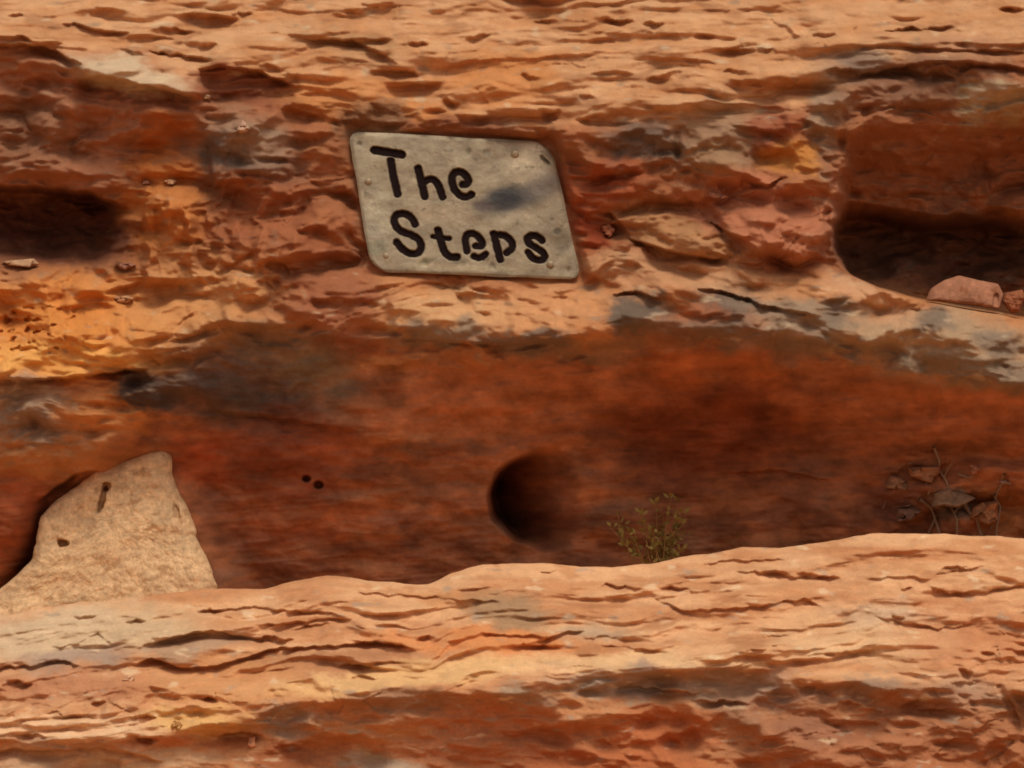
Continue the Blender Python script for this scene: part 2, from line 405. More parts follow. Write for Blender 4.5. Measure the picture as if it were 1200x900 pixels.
# the round hole: bored in and to the left
hx = X - 626; hy = Y - 586
rr = np.hypot((hx - 4) / 58, hy / 54) + .05 * perlin(X / 24, Y / 24, 67)
D += 235 * (1 - ss(0.86, 1.04 + .35 * ss(-20, 50, hx), rr)) * np.clip((66 - hx + .12 * hy) / 112, 0, 1) ** 1.9 + 10 * (1 - ss(0.3, 1.5, np.hypot((hx - 26) / 70, (hy + 6) / 70)))
# hollow to the upper right of it
D += 26 * np.exp(-((X - 800) / 120) ** 2 - ((Y - 500) / 55) ** 2)
D = add_step(D, X, Y, [(860, 556), (920, 552), (980, 566)], 8, 12)
for cx, cy, r in [(357, 562, 5.5), (371, 569, 6.5)]:
    D += 20 * (1 - ss(0.5, 1.1, np.hypot((X - cx) / r, (Y - cy) / (r * .85))))
# recess that holds the pale boulder, and the red pillar left of it
BOUL = [(158, 536), (178, 527), (192, 525), (199, 536), (199, 558), (212, 586), (223, 606), (229, 630), (243, 658), (255, 690), (262, 745), (-22, 745), (-6, 694), (18, 674), (36, 656), (41, 628), (44, 606), (62, 588), (88, 570), (110, 552), (134, 544)]
bs = poly_sdf(X + W1 * .2, Y + W2 * .2, BOUL)
sb = (1 - ss(-4, 46, bs)) * ss(520, 570, Y) * ss(40, 130, X); D = D * (1 - sb) + sb * np.minimum(D, 62 + 4 * fbm(X / 30, Y / 24, 88, 3)); D += 18 * (1 - ss(-10, 10, bs)) * ss(510, 560, Y) * (1 - ss(60, 130, X))
D -= 46 * np.exp(-((X - 2 + (Y - 600) * .12) / 34) ** 4) * ss(555, 610, Y) * (1 - ss(700, 800, Y))
D = add_step(D, X, Y, [(38, 590), (62, 572), (85, 556), (112, 548)], 24, 16)

# the sign must stand clear of the rock
QX = {'tl': (407, 152, 50), 'tr': (646, 165, 60), 'bl': (434, 318, 8), 'br': (681, 328, 20)}
def sign_depth(X, Y):
    u = (X - 408) / 250; v = (Y - 155) / 168
    return 50 + 11 * u - 42 * v
sg = poly_sdf(X, Y, [QX['tl'][:2], QX['tr'][:2], QX['br'][:2], QX['bl'][:2]])
near_sign = 1 - ss(0, 15, sg)
D = D * (1 - near_sign) + near_sign * (np.maximum(D, sign_depth(X, Y) + 10) * .8 + .2 * (sign_depth(X, Y) + 16))

# ---- rock colour, with light and shade painted in at places: pale weathered tops, iron-red faces, grey lichen and varnish
WX = 34 * fbm(X / 60, Y / 34, 201, 5, .62); WY = 21 * fbm(X / 60, Y / 34, 202, 5, .62)
TAN = lin(198, 146, 102); TAN2 = lin(184, 128, 84); ORG = lin(190, 122, 68); RED = lin(164, 102, 66); REDD = lin(138, 86, 60)
BRN = lin(156, 100, 66); GREY = lin(132, 112, 92); DGREY = lin(84, 70, 64); PALE = lin(200, 174, 138); SAL = lin(184, 122, 76)
n1 = fbm(X / 90, Y / 26, 211, 4)[..., None]; n2 = fbm(X / 40, Y / 16, 212, 4)[..., None]
def mix(a, b, t): return a * (1 - t) + b * t
c_top = mix(TAN, TAN2, ss(-.3, .5, n1)); c_top = mix(c_top, SAL, 0.55 * ss(0.1, .6, n2)); c_top = mix(c_top, lin(156, 104, 68), .65 * ss(.12, .5, fbm((X + 3 * W1) / 80, (Y + 1.5 * W2) / 16, 214, 4, .55))[..., None])
c_wall = mix(BRN, RED, ss(-.35, .35, n1)); c_wall = mix(c_wall, SAL, 0.5 * ss(0.15, .6, n2))
c_lip = mix(SAL, TAN2, ss(-.3, .4, n1)); c_lip = mix(c_lip, RED, 0.45 * ss(.1, .6, n2))
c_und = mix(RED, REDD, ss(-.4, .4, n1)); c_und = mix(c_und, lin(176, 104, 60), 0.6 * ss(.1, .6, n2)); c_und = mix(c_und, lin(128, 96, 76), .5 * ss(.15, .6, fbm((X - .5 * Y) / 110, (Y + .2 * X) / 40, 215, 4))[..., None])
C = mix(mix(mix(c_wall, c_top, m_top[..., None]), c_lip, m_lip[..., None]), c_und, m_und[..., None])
P_ = lambda *a, **k: paint(C, X, Y, WX, WY, *a, **k)
for a in [
    (90, 140, 160, 80, 0, lin(166, 108, 76), .9, .25), (20, 150, 60, 40, 0, lin(122, 90, 66), .5, .6),
    (150, 88, 70, 18, 12, PALE, .8, .5), (285, 100, 60, 22, 8, lin(140, 82, 56), .9, .3),
    (60, 270, 110, 45, 0, lin(92, 52, 38), .8, .4),  # shade inside the left hollow, painted into the rock colour
    (190, 175, 42, 40, 0, lin(178, 98, 44), .9, .35), (190, 250, 45, 60, 0, lin(196, 122, 64), .85, .4),
    (275, 170, 60, 34, 0, lin(150, 124, 100), .75, .5), (255, 182, 26, 24, 0, DGREY, .6, .5), (310, 200, 44, 14, 6, lin(120, 100, 84), .7, .5),
    (390, 108, 60, 26, 0, ORG, .75, .5), (500, 128, 40, 14, 15, ORG, .8, .5), (590, 88, 60, 30, 0, ORG, .8, .5), (440, 138, 36, 20, 0, lin(128, 88, 60), .9, .4),
    (550, 146, 60, 14, 0, lin(136, 84, 58), .8, .5), (400, 50, 60, 14, 8, lin(170, 124, 84), .8, .5),
    (80, 380, 130, 50, 0, lin(206, 128, 58), .8, .5), (70, 420, 120, 22, 0, lin(222, 158, 84), .85, .4), (230, 350, 90, 50, -8, lin(196, 140, 88), .6, .5),
    (330, 260, 80, 60, 0, lin(156, 88, 54), .6, .5), (390, 350, 60, 50, 0, lin(140, 82, 56), .8, .5),
    (30, 470, 80, 26, 0, lin(168, 138, 110), .85, .4), (50, 500, 70, 26, 0, lin(132, 106, 86), .8, .5), (120, 480, 50, 34, 0, lin(200, 130, 74), .85, .4), (70, 540, 100, 20, 0, lin(176, 116, 70), .85, .5),
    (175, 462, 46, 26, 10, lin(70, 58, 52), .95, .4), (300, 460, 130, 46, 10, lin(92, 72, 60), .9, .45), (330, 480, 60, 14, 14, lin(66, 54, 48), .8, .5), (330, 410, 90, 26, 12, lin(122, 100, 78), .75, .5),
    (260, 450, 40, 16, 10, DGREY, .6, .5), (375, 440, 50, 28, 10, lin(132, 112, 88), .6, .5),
    (530, 365, 80, 26, 0, lin(198, 150, 104), .8, .4), (640, 360, 60, 26, 0, lin(196, 138, 92), .8, .5),
    (520, 392, 60, 16, -4, GREY, .85, .4), (620, 404, 60, 12, -3, lin(112, 96, 82), .85, .4), (470, 430, 40, 14, 0, lin(200, 150, 104), .5, .5),
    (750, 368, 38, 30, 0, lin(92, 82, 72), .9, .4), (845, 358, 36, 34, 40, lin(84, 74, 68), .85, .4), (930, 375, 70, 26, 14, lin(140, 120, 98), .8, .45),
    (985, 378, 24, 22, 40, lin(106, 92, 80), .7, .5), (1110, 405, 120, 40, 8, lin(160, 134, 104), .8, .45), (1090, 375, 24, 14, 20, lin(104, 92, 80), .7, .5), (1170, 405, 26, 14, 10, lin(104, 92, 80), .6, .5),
    (1010, 345, 60, 14, 25, lin(200, 152, 112), .7, .4),
    (755, 170, 50, 26, 0, lin(112, 94, 80), .85, .45), (850, 160, 60, 40, 0, lin(150, 122, 94), .7, .5), (970, 130, 24, 60, 0, lin(160, 134, 108), .7, .5),
    (840, 185, 36, 22, 0, lin(160, 122, 86), .6, .5), (905, 150, 30, 24, 0, lin(150, 78, 50), .7, .5), (935, 185, 34, 20, 0, lin(196, 128, 62), .85, .4),
    (705, 225, 60, 36, 0, lin(158, 80, 48), .9, .4), (700, 265, 36, 22, 0, lin(146, 66, 38), .9, .4),
    (900, 255, 90, 50, 14, lin(182, 114, 80), .9, .35), (790, 275, 80, 26, 20, lin(184, 134, 90), .8, .5), (790, 320, 120, 18, 8, lin(196, 146, 104), .7, .4),  # last patch: tan lip ramp, its lit look put into the colour too
    (1080, 92, 90, 40, 0, lin(132, 92, 68), .85, .5), (1165, 122, 44, 28, 0, lin(182, 160, 124), .95, .4), (1010, 70, 30, 16, 0, lin(116, 104, 92), .6, .5), (1145, 192, 120, 56, 0, lin(146, 90, 60), .8, .6), (988, 245, 14, 42, 0, lin(176, 118, 86), .8, .4),  # last patch: light on the hollow's jamb painted into the colour
    (1120, 292, 140, 46, 0, lin(92, 62, 48), .85, .35), (1140, 55, 60, 16, 0, lin(176, 124, 88), .7, .5),  # first patch: darkness of the right hollow put into the colour as shade
    (560, 470, 180, 40, -4, lin(174, 106, 66), .7, .5), (800, 410, 36, 60, 15, lin(172, 98, 56), .8, .5), (880, 420, 40, 40, 0, lin(172, 98, 56), .7, .5), (1090, 490, 140, 30, 0, lin(164, 98, 62), .7, .5),  # orange rock below the lip, with bounce light put into the colour
    (830, 510, 120, 60, 0, lin(120, 60, 34), .8, .5), (490, 560, 60, 14, 0, lin(120, 76, 50), .6, .5), (490, 510, 50, 6, 0, lin(176, 116, 72), .5, .6),
    (500, 640, 70, 24, 0, lin(104, 62, 44), .5, .6), (330, 540, 110, 50, 0, lin(128, 64, 40), .7, .5), (230, 540, 36, 20, 0, lin(164, 78, 42), .7, .5), (330, 620, 70, 30, 0, lin(146, 80, 50), .6, .6),
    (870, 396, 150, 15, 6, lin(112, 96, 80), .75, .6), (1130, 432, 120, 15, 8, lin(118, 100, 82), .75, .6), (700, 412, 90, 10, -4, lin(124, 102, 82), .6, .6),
    (20, 620, 50, 60, 0, lin(150, 78, 46), .9, .3), (1120, 560, 90, 30, 0, lin(160, 96, 60), .7, .5), (1120, 590, 30, 14, 20, lin(130, 112, 92), .7, .5), (1060, 590, 36, 24, 0, lin(128, 84, 66), .7, .5), (1180, 600, 40, 30, 0, lin(176, 108, 58), .7, .5),
]:
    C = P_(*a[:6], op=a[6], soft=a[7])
# scattered lichen and varnish flecks on weathered parts, vertical streaks in the hollows
fl = ss(.36, .75, fbm(X / 34, Y / 15, 221, 4)) * (0.55 * m_top + .6 * m_lip + .35 * m_wall)
C = mix(C, GREY, fl[..., None])
C = mix(C, PALE, (ss(.4, .8, fbm(X / 34, Y / 15, 222, 3)) * (.5 * m_top + .5 * m_lip + .2 * m_wall))[..., None])
st = fbm(X / 60, Y / 200 + X / 300, 231, 4)
C = C * (1 + (0.16 * st * m_und)[..., None])
bd = fbm(X / 300, (Y + 0.08 * X) / 14, 232, 3)
C = C * (1 + (0.14 * bd * (m_und + .6 * m_top))[..., None])
C = C * (1 + 0.13 * fbm(X / 18, Y / 9, 233, 3))[..., None]
mu = m_und[..., None]; C = C * (1 + .02 * mu) * (1 - .1 * m_wall[..., None])
mot = fbm(X / 46, Y / 30, 241, 5, .6)[..., None]; C = C * (1 + .6 * mu * np.clip(mot, -.6, .8))
C[..., 1] = np.minimum(C[..., 1], .68 * C[..., 0]); C[..., 2] = np.minimum(C[..., 2], .44 * C[..., 0]); C = np.clip(C, 0.01, 0.8)

P = np.stack([(X - 600) * S, D * S, (450 - Y) * S], axis=-1)
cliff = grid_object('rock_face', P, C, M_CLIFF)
tag(cliff, 'weathered red sandstone cliff face with pale layered top, hollows and one round hole', 'cliff', kind='structure')

# ================================================================== THE LEDGE IN FRONT
STEP_GAIN = 0.75; SLIT_GAIN = .42
LXs = axis(-2600, -70, 1270, 3800, 1.4)
T = axis(-0.1, 0, 330, 1150, 1.15)
T = T[T >= 0]
crest_pts = [(-300, 735), (-60, 728), (0, 722), (60, 712), (130, 704), (200, 696), (250, 692), (300, 692), (350, 681), (390, 677), (440, 683), (500, 686), (530, 673), (570, 663), (610, 661), (650, 663), (700, 666), (750, 663), (800, 655), (840, 649), (875, 642), (910, 643), (950, 639), (985, 634), (1030, 627), (1100, 626), (1150, 629), (1200, 632), (1300, 640), (1500, 650)]
crest = smooth_interp(LXs, [p[0] for p in crest_pts], [p[1] for p in crest_pts]) + 2.0 * fbm(LXs / 40, LXs * 0 + .3, 5, 3)
X, Tm = np.meshgrid(LXs, T)
Y = crest[None, :] + Tm
W1 = 8 * fbm(X / 130, Y / 60, 403, 4); W2 = 7 * fbm(X / 120, Y / 50, 404, 4)
edge = smooth_interp(LXs, [-200, 0, 120, 200, 300, 360, 420, 500, 600, 700, 800, 900, 1000, 1100, 1200, 1400],
                     [862, 858, 858, 850, 830, 816, 803, 799, 797, 786, 777, 776, 788, 798, 806, 810])[None, :] + W1 * .6
t = Y - crest[None, :]
te = edge - crest[None, :]
u = t / te
prof = -250 - 9 * np.sqrt(np.maximum(t, 0)) - 120 * np.clip(u, 0, 1.0) ** 1.15
below = np.maximum(t - te, 0)
steep = ss(880, 1000, X)
prof += (26 * ss(0, 22, below) + 26 * ss(10, 90, below)) * (1 - .35 * steep) * (1 - ss(120, 300, below)) - 0.20 * below
D = prof
m_tp = 1 - ss(-5, 10, t - te)
def laminae_big(t, X):
    wv = 34 * fbm(X / 420, t / 130, 481, 3) + 6 * fbm(X / 60, t / 30, 483, 3)
    q = (t + .03 * X + wv) / 47; f = q - np.floor(q)
    on = ss(-.25, .35, perlin(X / 260 + np.floor(q) * 5.3, np.floor(q) * 2.7, 485))
    return 15 * on * np.where(f < .22, ss(0, .22, f), 1 - ss(.22, 1.0, f))
D += laminae_big(t, X) * ss(12, 40, t) * (.15 + .85 * m_tp) + 14 * fbm(X / 190, Y / 40, 411, 3) + 5 * fbm(X / 60, Y / 24, 412, 4)
def laminae2(period, amp, seed, stretch, thr=0.0):
    wv = 22 * fbm(X / (260 * stretch), Y / 80, seed, 4) + 4 * fbm(X / 40, Y / 16, seed + 3, 3)
    q = (t * 0.92 + 0.02 * X + wv) / period; f = q - np.floor(q)
    on = ss(0.0 + thr, 0.55 + thr, perlin(X / 130 + np.floor(q) * 7.7, np.floor(q) * 3.31, seed + 9))
    return amp * on * np.where(f < 0.17, ss(0, 0.17, f), 1 - ss(0.17, 1.0, f))
cal = 1 - .5 * ss(850, 950, X) * (1 - ss(60, 110, t))
D -= 24 * billow((X + 5 * W1) / 240, (t + 1.6 * W2 + .03 * X) / 30, 457, 3, .42) * m_tp * ss(5, 26, t) * (1 - .35 * ss(850, 950, X) * (1 - ss(60, 110, t)))
D += laminae2(26, 8, 421, 1.8, .16) * (m_tp * ss(8, 24, t) * cal + .1)
D += laminae2(12, 2.5, 431, 1.0, .15) * (m_tp * ss(10, 30, t) * cal + .05)
pit = ss(0.42, 0.8, perlin(X / 46 + W1 / 30, Y / 8, 441)) * 7
D += .3 * pit * m_tp * ss(10, 22, t)
fA, eA = facets(X / 40 + W1 / 30, Y / 22 + W2 / 30, 451)
fB, eB = facets(X / 20 + W1 / 24, Y / 11 + W2 / 24, 453)
rubble = np.clip(ss(1080, 1180, X) * ss(690, 720, Y) + (1 - ss(180, 300, np.abs(X - 210))) * ss(785, 800, Y) * (1 - ss(840, 850, Y)) * .7
                 + (1 - m_tp) * (.35 + .4 * ss(850, 1000, X)) + ss(0.1, .4, perlin(X / 120, Y / 50, 455)) * m_tp * .45 * ss(20, 40, t), 0, 1)
D += rubble * 3.5 * fA
D -= rubble * 30 * billow(X / 150 + W1 / 22, Y / 64 + W2 / 22, 455, 4, .46)
D += 22 * fbm((X + .7 * Y) / 130, (Y - .35 * X) / 56, 457, 3, .45) * (1 - m_tp) + 4 * m_tp * ss(6, 24, t) * billow(X / 80, Y / 20, 456, 3)
D -= rubble * (1 + 4 * m_tp) * billow((X + .4 * Y) / 44, Y / 22, 458, 2)
D += (1.5 * fbm(X / 20, Y / 10, 461, 3) + .3 * fbm(X / 7, Y / 5, 462, 2)) * ss(2, 14, t) * (.8 + .7 * (1 - m_tp))
for pts, a, L in [
    ([(46, 759), (75, 757), (98, 750), (115, 742), (136, 756)], 9, 14),
    ([(-80, 782), (0, 780), (40, 778), (70, 772), (100, 778)], 20, 16),
    ([(165, 757), (205, 745), (250, 737), (300, 748), (340, 752)], 16, 16),
    ([(160, 776), (180, 769), (210, 778), (245, 780), (285, 770), (330, 757), (390, 754), (440, 750), (486, 756)], 28, 22),
    ([(235, 716), (290, 712), (350, 716), (410, 720)], 15, 10),
    ([(410, 694), (470, 698), (540, 702), (590, 704)], 12, 12),
    ([(300, 732), (370, 727), (420, 722)], 14, 8),
    ([(390, 776), (440, 774), (480, 772)], 14, 8), ([(400, 790), (450, 789)], 10, 5),
    ([(620, 752), (660, 740), (690, 736)], 16, 10), ([(560, 738), (600, 742), (650, 744)], 14, 10),
    ([(700, 752), (740, 756), (790, 762)], 12, 9), ([(830, 757), (870, 758), (905, 753)], 12, 7),
    ([(765, 700), (800, 714), (850, 712), (890, 708), (940, 700), (965, 712)], 14, 12),
    ([(818, 664), (850, 658), (925, 656)], 13, 9), ([(855, 673), (885, 669), (930, 676), (985, 676)], 15, 9),
    ([(1090, 674), (1130, 668), (1160, 662)], 13, 12), ([(1080, 684), (1110, 694), (1150, 692), (1200, 684)], 15, 12),
    ([(1020, 720), (1060, 728), (1090, 734), (1130, 730)], 13, 12), ([(1010, 678), (1060, 674), (1090, 678)], 10, 8),
    ([(-80, 884), (0, 872), (60, 872), (130, 870), (200, 884)], 16, 14),
    ([(90, 866), (120, 862), (150, 870)], 10, 10),
]:
    D = add_step(D, X, Y, pts, a, L)
for a in [(245, 717, 15, 3.5, 1, 24), (322, 748, 22, 4, 1, 40), (365, 734, 28, 4, -8, 26), (500, 747, 12, 5, 0, 30), (727, 689, 24, 3.5, 2, 30), (792, 691, 18, 3.5, 3, 26), (642, 672, 12, 3, 0, 20),
          (160, 729, 12, 3, -3, 20), (100, 724, 16, 3, -6, 16), (45, 857, 17, 3.5, 2, 32), (178, 857, 20, 3.5, 5, 34), (122, 821, 9, 6, -6, 34), (250, 815, 10, 5, 0, 34), (285, 858, 24, 7, -4, 40), (430, 791, 22, 4, 0, 26),
          (30, 800, 22, 5, 4, 28), (180, 835, 10, 4, 5, 28), (630, 756, 26, 4, 2, 26), (700, 745, 22, 4, -4, 20), (1060, 690, 8, 4, 5, 26), (1122, 782, 8, 5, 5, 32), (1048, 722, 8, 4, 10, 26), (980, 763, 20, 4, -4, 22), (908, 672, 16, 4, 0, 26),
          (958, 676, 24, 5, 6, 30), (1118, 667, 18, 4, -8, 28), (1060, 819, 14, 6, -12, 30), (990, 820, 14, 7, 6, 30), (1190, 760, 12, 5, 0, 28), (1150, 762, 10, 4, 0, 24), (780, 806, 40, 5, 5, 28), (840, 818, 34, 4, 4, 28), (410, 858, 20, 5, -6, 26), (350, 868, 24, 5, -4, 26),
          (1190, 810, 20, 5, 3, 30), (940, 800, 10, 5, 5, 24), (905, 745, 18, 3, -3, 20)]:
    D = add_slit(D, X, Y, *a)
# vertical crack and slanting fins on the front face
cr = line_dist(X, Y, [(1160, 800), (1178, 830), (1186, 860), (1200, 900), (1210, 960)])
D += 8 * (1 - ss(1.0, 6, cr + 2 * perlin(X / 12, Y / 12, 472)))
D -= 12 * ss(.2, .9, ridged((X + .9 * Y) / 96, (Y - .3 * X) / 52, 471, 2)) * (1 - m_tp) * ss(560, 700, X)
D += 22 * (1 - ss(.5, 1.2, np.hypot((X - 560) / 130, (Y - 885) / 62))) + 20 * (1 - ss(.6, 1.2, np.hypot((X - 400) / 60, (Y - 885) / 30))) + 16 * (1 - ss(.5, 1.2, np.hypot((X - 780) / 50, (Y - 855) / 26)))

FW1, FW2 = W1, W2
WX = 34 * fbm(X / 60, Y / 30, 501, 5, .62); WY = 15 * fbm(X / 60, Y / 30, 502, 5, .62)
n1 = fbm(X / 140, Y / 22, 511, 4)[..., None]; n2 = fbm(X / 46, Y / 14, 512, 4)[..., None]
LT = lin(212, 158, 112); LT2 = lin(192, 132, 88); LO = lin(184, 122, 78)
c_t = mix(LT, LT2, ss(-.3, .45, n1)); c_t = mix(c_t, LO, .6 * ss(.1, .55, n2)); c_t = mix(c_t, lin(164, 106, 66), .6 * ss(.12, .55, fbm((X + 3 * FW1) / 90, (t + 1.5 * FW2 + .03 * X) / 15, 514, 4, .55))[..., None] * ss(12, 40, t)[..., None])
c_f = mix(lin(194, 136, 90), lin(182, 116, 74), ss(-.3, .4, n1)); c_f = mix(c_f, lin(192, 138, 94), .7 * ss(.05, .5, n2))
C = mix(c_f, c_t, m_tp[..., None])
for a in [
    (60, 745, 130, 28, -3, lin(200, 172, 136), .8, .4), (170, 735, 70, 24, 0, lin(198, 164, 124), .8, .5), (85, 772, 70, 12, -4, lin(160, 132, 112), .8, .5), (235, 755, 60, 12, -6, lin(170, 134, 104), .8, .4),
    (90, 800, 130, 18, 0, lin(176, 116, 80), .8, .5), (60, 845, 130, 16, 0, lin(222, 176, 132), .85, .4), (380, 772, 110, 16, -4, lin(172, 116, 78), .85, .4), (280, 800, 110, 30, 0, lin(200, 136, 84), .6, .5),
    (240, 840, 60, 16, 6, lin(214, 164, 100), .8, .5), (100, 870, 60, 10, 0, lin(176, 138, 108), .8, .5), (180, 885, 90, 14, 0, lin(206, 166, 124), .8, .5), (40, 885, 50, 12, 0, lin(190, 156, 122), .6, .5),
    (590, 715, 44, 20, 10, lin(150, 120, 88), .75, .5), (690, 740, 40, 12, 0, lin(176, 148, 118), .7, .5), (570, 750, 130, 14, 0, lin(208, 132, 78), .85, .4), (520, 700, 50, 8, 0, lin(190, 126, 76), .6, .5),
    (480, 788, 160, 12, -6, lin(216, 168, 112), .8, .4), (760, 772, 140, 8, -2, lin(222, 178, 128), .7, .5),
    (1030, 718, 50, 16, 0, lin(190, 160, 130), .6, .5), (1010, 750, 90, 26, 0, lin(216, 174, 128), .6, .5), (1140, 750, 80, 40, 0, lin(190, 124, 82), .65, .5),
    (340, 840, 44, 22, 0, lin(152, 122, 98), .85, .4), (480, 820, 80, 18, 0, lin(150, 114, 86), .8, .45), (610, 812, 40, 16, 0, lin(150, 130, 108), .8, .45), (730, 795, 70, 16, 0, lin(156, 134, 114), .85, .45), (870, 800, 90, 22, 6, lin(158, 134, 112), .8, .45), (860, 830, 40, 14, 30, lin(150, 122, 98), .7, .5),
    (1010, 800, 50, 12, 0, lin(146, 124, 102), .8, .5), (1110, 810, 50, 22, 0, lin(166, 134, 108), .7, .5), (915, 812, 20, 14, 0, lin(120, 104, 94), .7, .5), (1190, 815, 40, 14, 0, lin(140, 120, 98), .7, .5),
    (470, 870, 130, 36, -4, lin(184, 122, 82), .8, .5), (600, 870, 110, 50, 0, lin(176, 110, 72), .8, .5), (775, 855, 60, 26, 0, lin(186, 104, 60), .85, .5), (730, 890, 110, 24, 0, lin(174, 98, 58), .8, .5), (960, 870, 90, 36, 0, lin(172, 108, 74), .8, .5), (940, 850, 40, 14, 0, lin(120, 92, 80), .6, .5), (1130, 870, 90, 40, 0, lin(166, 100, 64), .7, .5),
    (1000, 850, 220, 46, 0, lin(160, 104, 70), .6, .5), (450, 888, 46, 14, 12, lin(180, 158, 130), .85, .4), (430, 850, 60, 12, 0, lin(196, 138, 90), .6, .5), (340, 885, 40, 14, 0, lin(150, 84, 50), .8, .4),
]:
    C = P_(*a[:6], op=a[6], soft=a[7])
C = mix(C, lin(164, 140, 116), (.6 * ss(.42, .7, fbm(X / 36, Y / 13, 521, 4)))[..., None])
C = mix(C, lin(226, 194, 152), (.5 * ss(.42, .75, fbm(X / 34, Y / 12, 522, 3)))[..., None])
C = C * (1 + .10 * fbm(X / 260, (t - .02 * X) / 8, 523, 3) + .10 * fbm(X / 18, Y / 8, 524, 3))[..., None]
C[..., 1] = np.minimum(C[..., 1], .70 * C[..., 0]); C[..., 2] = np.minimum(C[..., 2], .46 * C[..., 0]); C = np.clip(C, .01, .8)
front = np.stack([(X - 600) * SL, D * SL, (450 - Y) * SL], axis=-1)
# the sheet turns over the crest and runs back as the floor of the undercut
back = []; bc = []
for k, s_ in enumerate(np.linspace(0.02, 1, 60)):
    dep = D[0] + (230 - D[0]) * s_ ** 1.5
    drop = 16 * ss(0, .25, np.array(s_)) + 10 * s_ + 3 * fbm(LXs / 30, LXs * 0 + dep / 20, 531, 3) * min(1, s_ * 6)
    yy = crest + drop - 1.2 * (1 - s_) * 0
    back.append(np.stack([(LXs - 600) * SL, dep * SL, (450 - yy) * SL], axis=-1)); bc.append(C[0] * .95)
P = np.concatenate([np.array(back[::-1]), front], axis=0)
C2 = np.concatenate([np.array(bc[::-1]), C], axis=0)
ledge = grid_object('rock_ledge', P, C2, M_LEDGE)
tag(ledge, 'pale layered sandstone ledge in the foreground with a red broken front face', 'rock ledge', kind='structure')

# ================================================================== ground reaching the horizon
gx = np.concatenate([[-3000, -600, -120, -30], np.linspace(-10, 10, 60), [30, 120, 600, 3000]])
gy = np.concatenate([[-3000, -600, -120, -40], np.linspace(-20, 2, 60), [30, 120, 600, 3000]])
A, B = np.meshgrid(gx, gy)
gz = -1.55 + .04 * fbm(A / 1.5, B / 1.2, 601, 4)
g = grid_object('ground', np.stack([A, B, gz], axis=-1), None, M_SAND, flip=True)
tag(g, 'open sandy desert ground below the ledge', 'ground', kind='structure')

# ================================================================== stones
def make_stone(name, outline, d0, thick, tilt, col, seed, unit=S, rough=1.0, nth=160, nr=40, mat=None, pits=(), edge_rough=0.0, angular=False):
    """closed stone: outline in drawing units, domed to the front, flatter to the back, with its own thickness"""
    pts = np.array(outline, float)
    cx, cy = pts.mean(axis=0)
    q = np.concatenate([pts, pts[:1]])
    seg = np.hypot(*np.diff(q, axis=0).T); cum = np.concatenate([[0], np.cumsum(seg)])
    s_ = np.linspace(0, cum[-1], nth, endpoint=False)
    ox = np.interp(s_, cum, q[:, 0]); oy = np.interp(s_, cum, q[:, 1])
    for _ in range(0 if angular else 2):
        ox = (np.roll(ox, 1) + 2 * ox + np.roll(ox, -1)) / 4; oy = (np.roll(oy, 1) + 2 * oy + np.roll(oy, -1)) / 4
    oa = fbm(s_ / 17, s_ * 0 + seed * .37, seed, 3) * np.sin(np.pi * s_ / cum[-1]) * edge_rough; rl_ = np.hypot(ox - cx, oy - cy) + 1e-6; ox, oy = ox + oa * (ox - cx) / rl_, oy + oa * (oy - cy) / rl_
    size = max(np.ptp(pts[:, 0]), np.ptp(pts[:, 1]))
    rows = []; cols = []
    half = np.sin(np.linspace(0, math.pi / 2, nr))
    for r, sg_ in [(a, 1) for a in half] + [(a, -1) for a in half[-2::-1]]:
        f = sg_ * max(1 - r ** 5, 0.0)
        x = cx + (ox - cx) * r; y = cy + (oy - cy) * r
        dep = d0 + tilt * (cy - y) - thick * (abs(f) ** 0.5) * (1 if f > 0 else -.7)
        nn = fbm(x / (size * .22) + (f < 0) * 9, y / (size * .18), seed, 4)
        dep = dep + rough * thick * .16 * nn + rough * .5 * fbm(x / 7, y / 6, seed + 4, 3)
        if angular: dep = dep + .8 * thick * facets(x / (size * .42) + seed, y / (size * .3), seed)[0] * (.4 + .6 * (f > 0)) * r
        for (hx, hy, hrx, hry, ha, hd) in pits:
            k, s2 = math.cos(math.radians(ha)), math.sin(math.radians(ha))
            e = np.hypot(((x - hx) * k + (y - hy) * s2) / hrx, (-(x - hx) * s2 + (y - hy) * k) / hry) + .25 * perlin(x / 6, y / 6, 3)
            dep = dep + hd * (1 - ss(.6, 1.1, e)) * (f > 0)
        rows.append(np.stack([x, dep, y], axis=-1))
        n_ = fbm(x / 30, y / 24, seed + 9, 4)[:, None]; m_ = fbm(x / 9, y / 8, seed + 11, 3)[:, None]
        cc = col * (1 + .25 * n_ + .25 * m_) * np.array([1, 1, 1]) ; sp = ss(.15, .6, fbm(x / 20, y / 17, seed + 15, 4, .6))[:, None] * .7; cc = cc * (1 - sp) + sp * col * np.array([.62, .5, .42])
        cols.append(np.clip(cc, .01, .8))
    R = np.array(rows); Cc = np.array(cols)
    b = np.array([cx, d0, pts[:, 1].max()])
    loc = np.array([(b[0] - 600) * unit, b[1] * unit, (450 - b[2]) * unit])
    Pw = np.stack([(R[..., 0] - 600) * unit, R[..., 1] * unit, (450 - R[..., 2]) * unit], axis=-1) - loc
    o = grid_object(name, Pw, Cc, mat or M_STONE, closed_u=True)
    o.location = loc
    return o

bo = make_stone('boulder', BOUL, 50, 22, .2, lin(216, 176, 130), 701, nth=420, nr=110, mat=M_BOULDER, rough=2.2, edge_rough=5.0,
                pits=[(72, 637, 7, 5, 0, 18), (118, 586, 4, 18, 14, 20), (122, 571, 6, 6, 0, 16), (205, 600, 4, 10, -20, 6)])
tag(bo, 'pale buff wedge of stone with dark pits wedged under the red overhang', 'boulder')

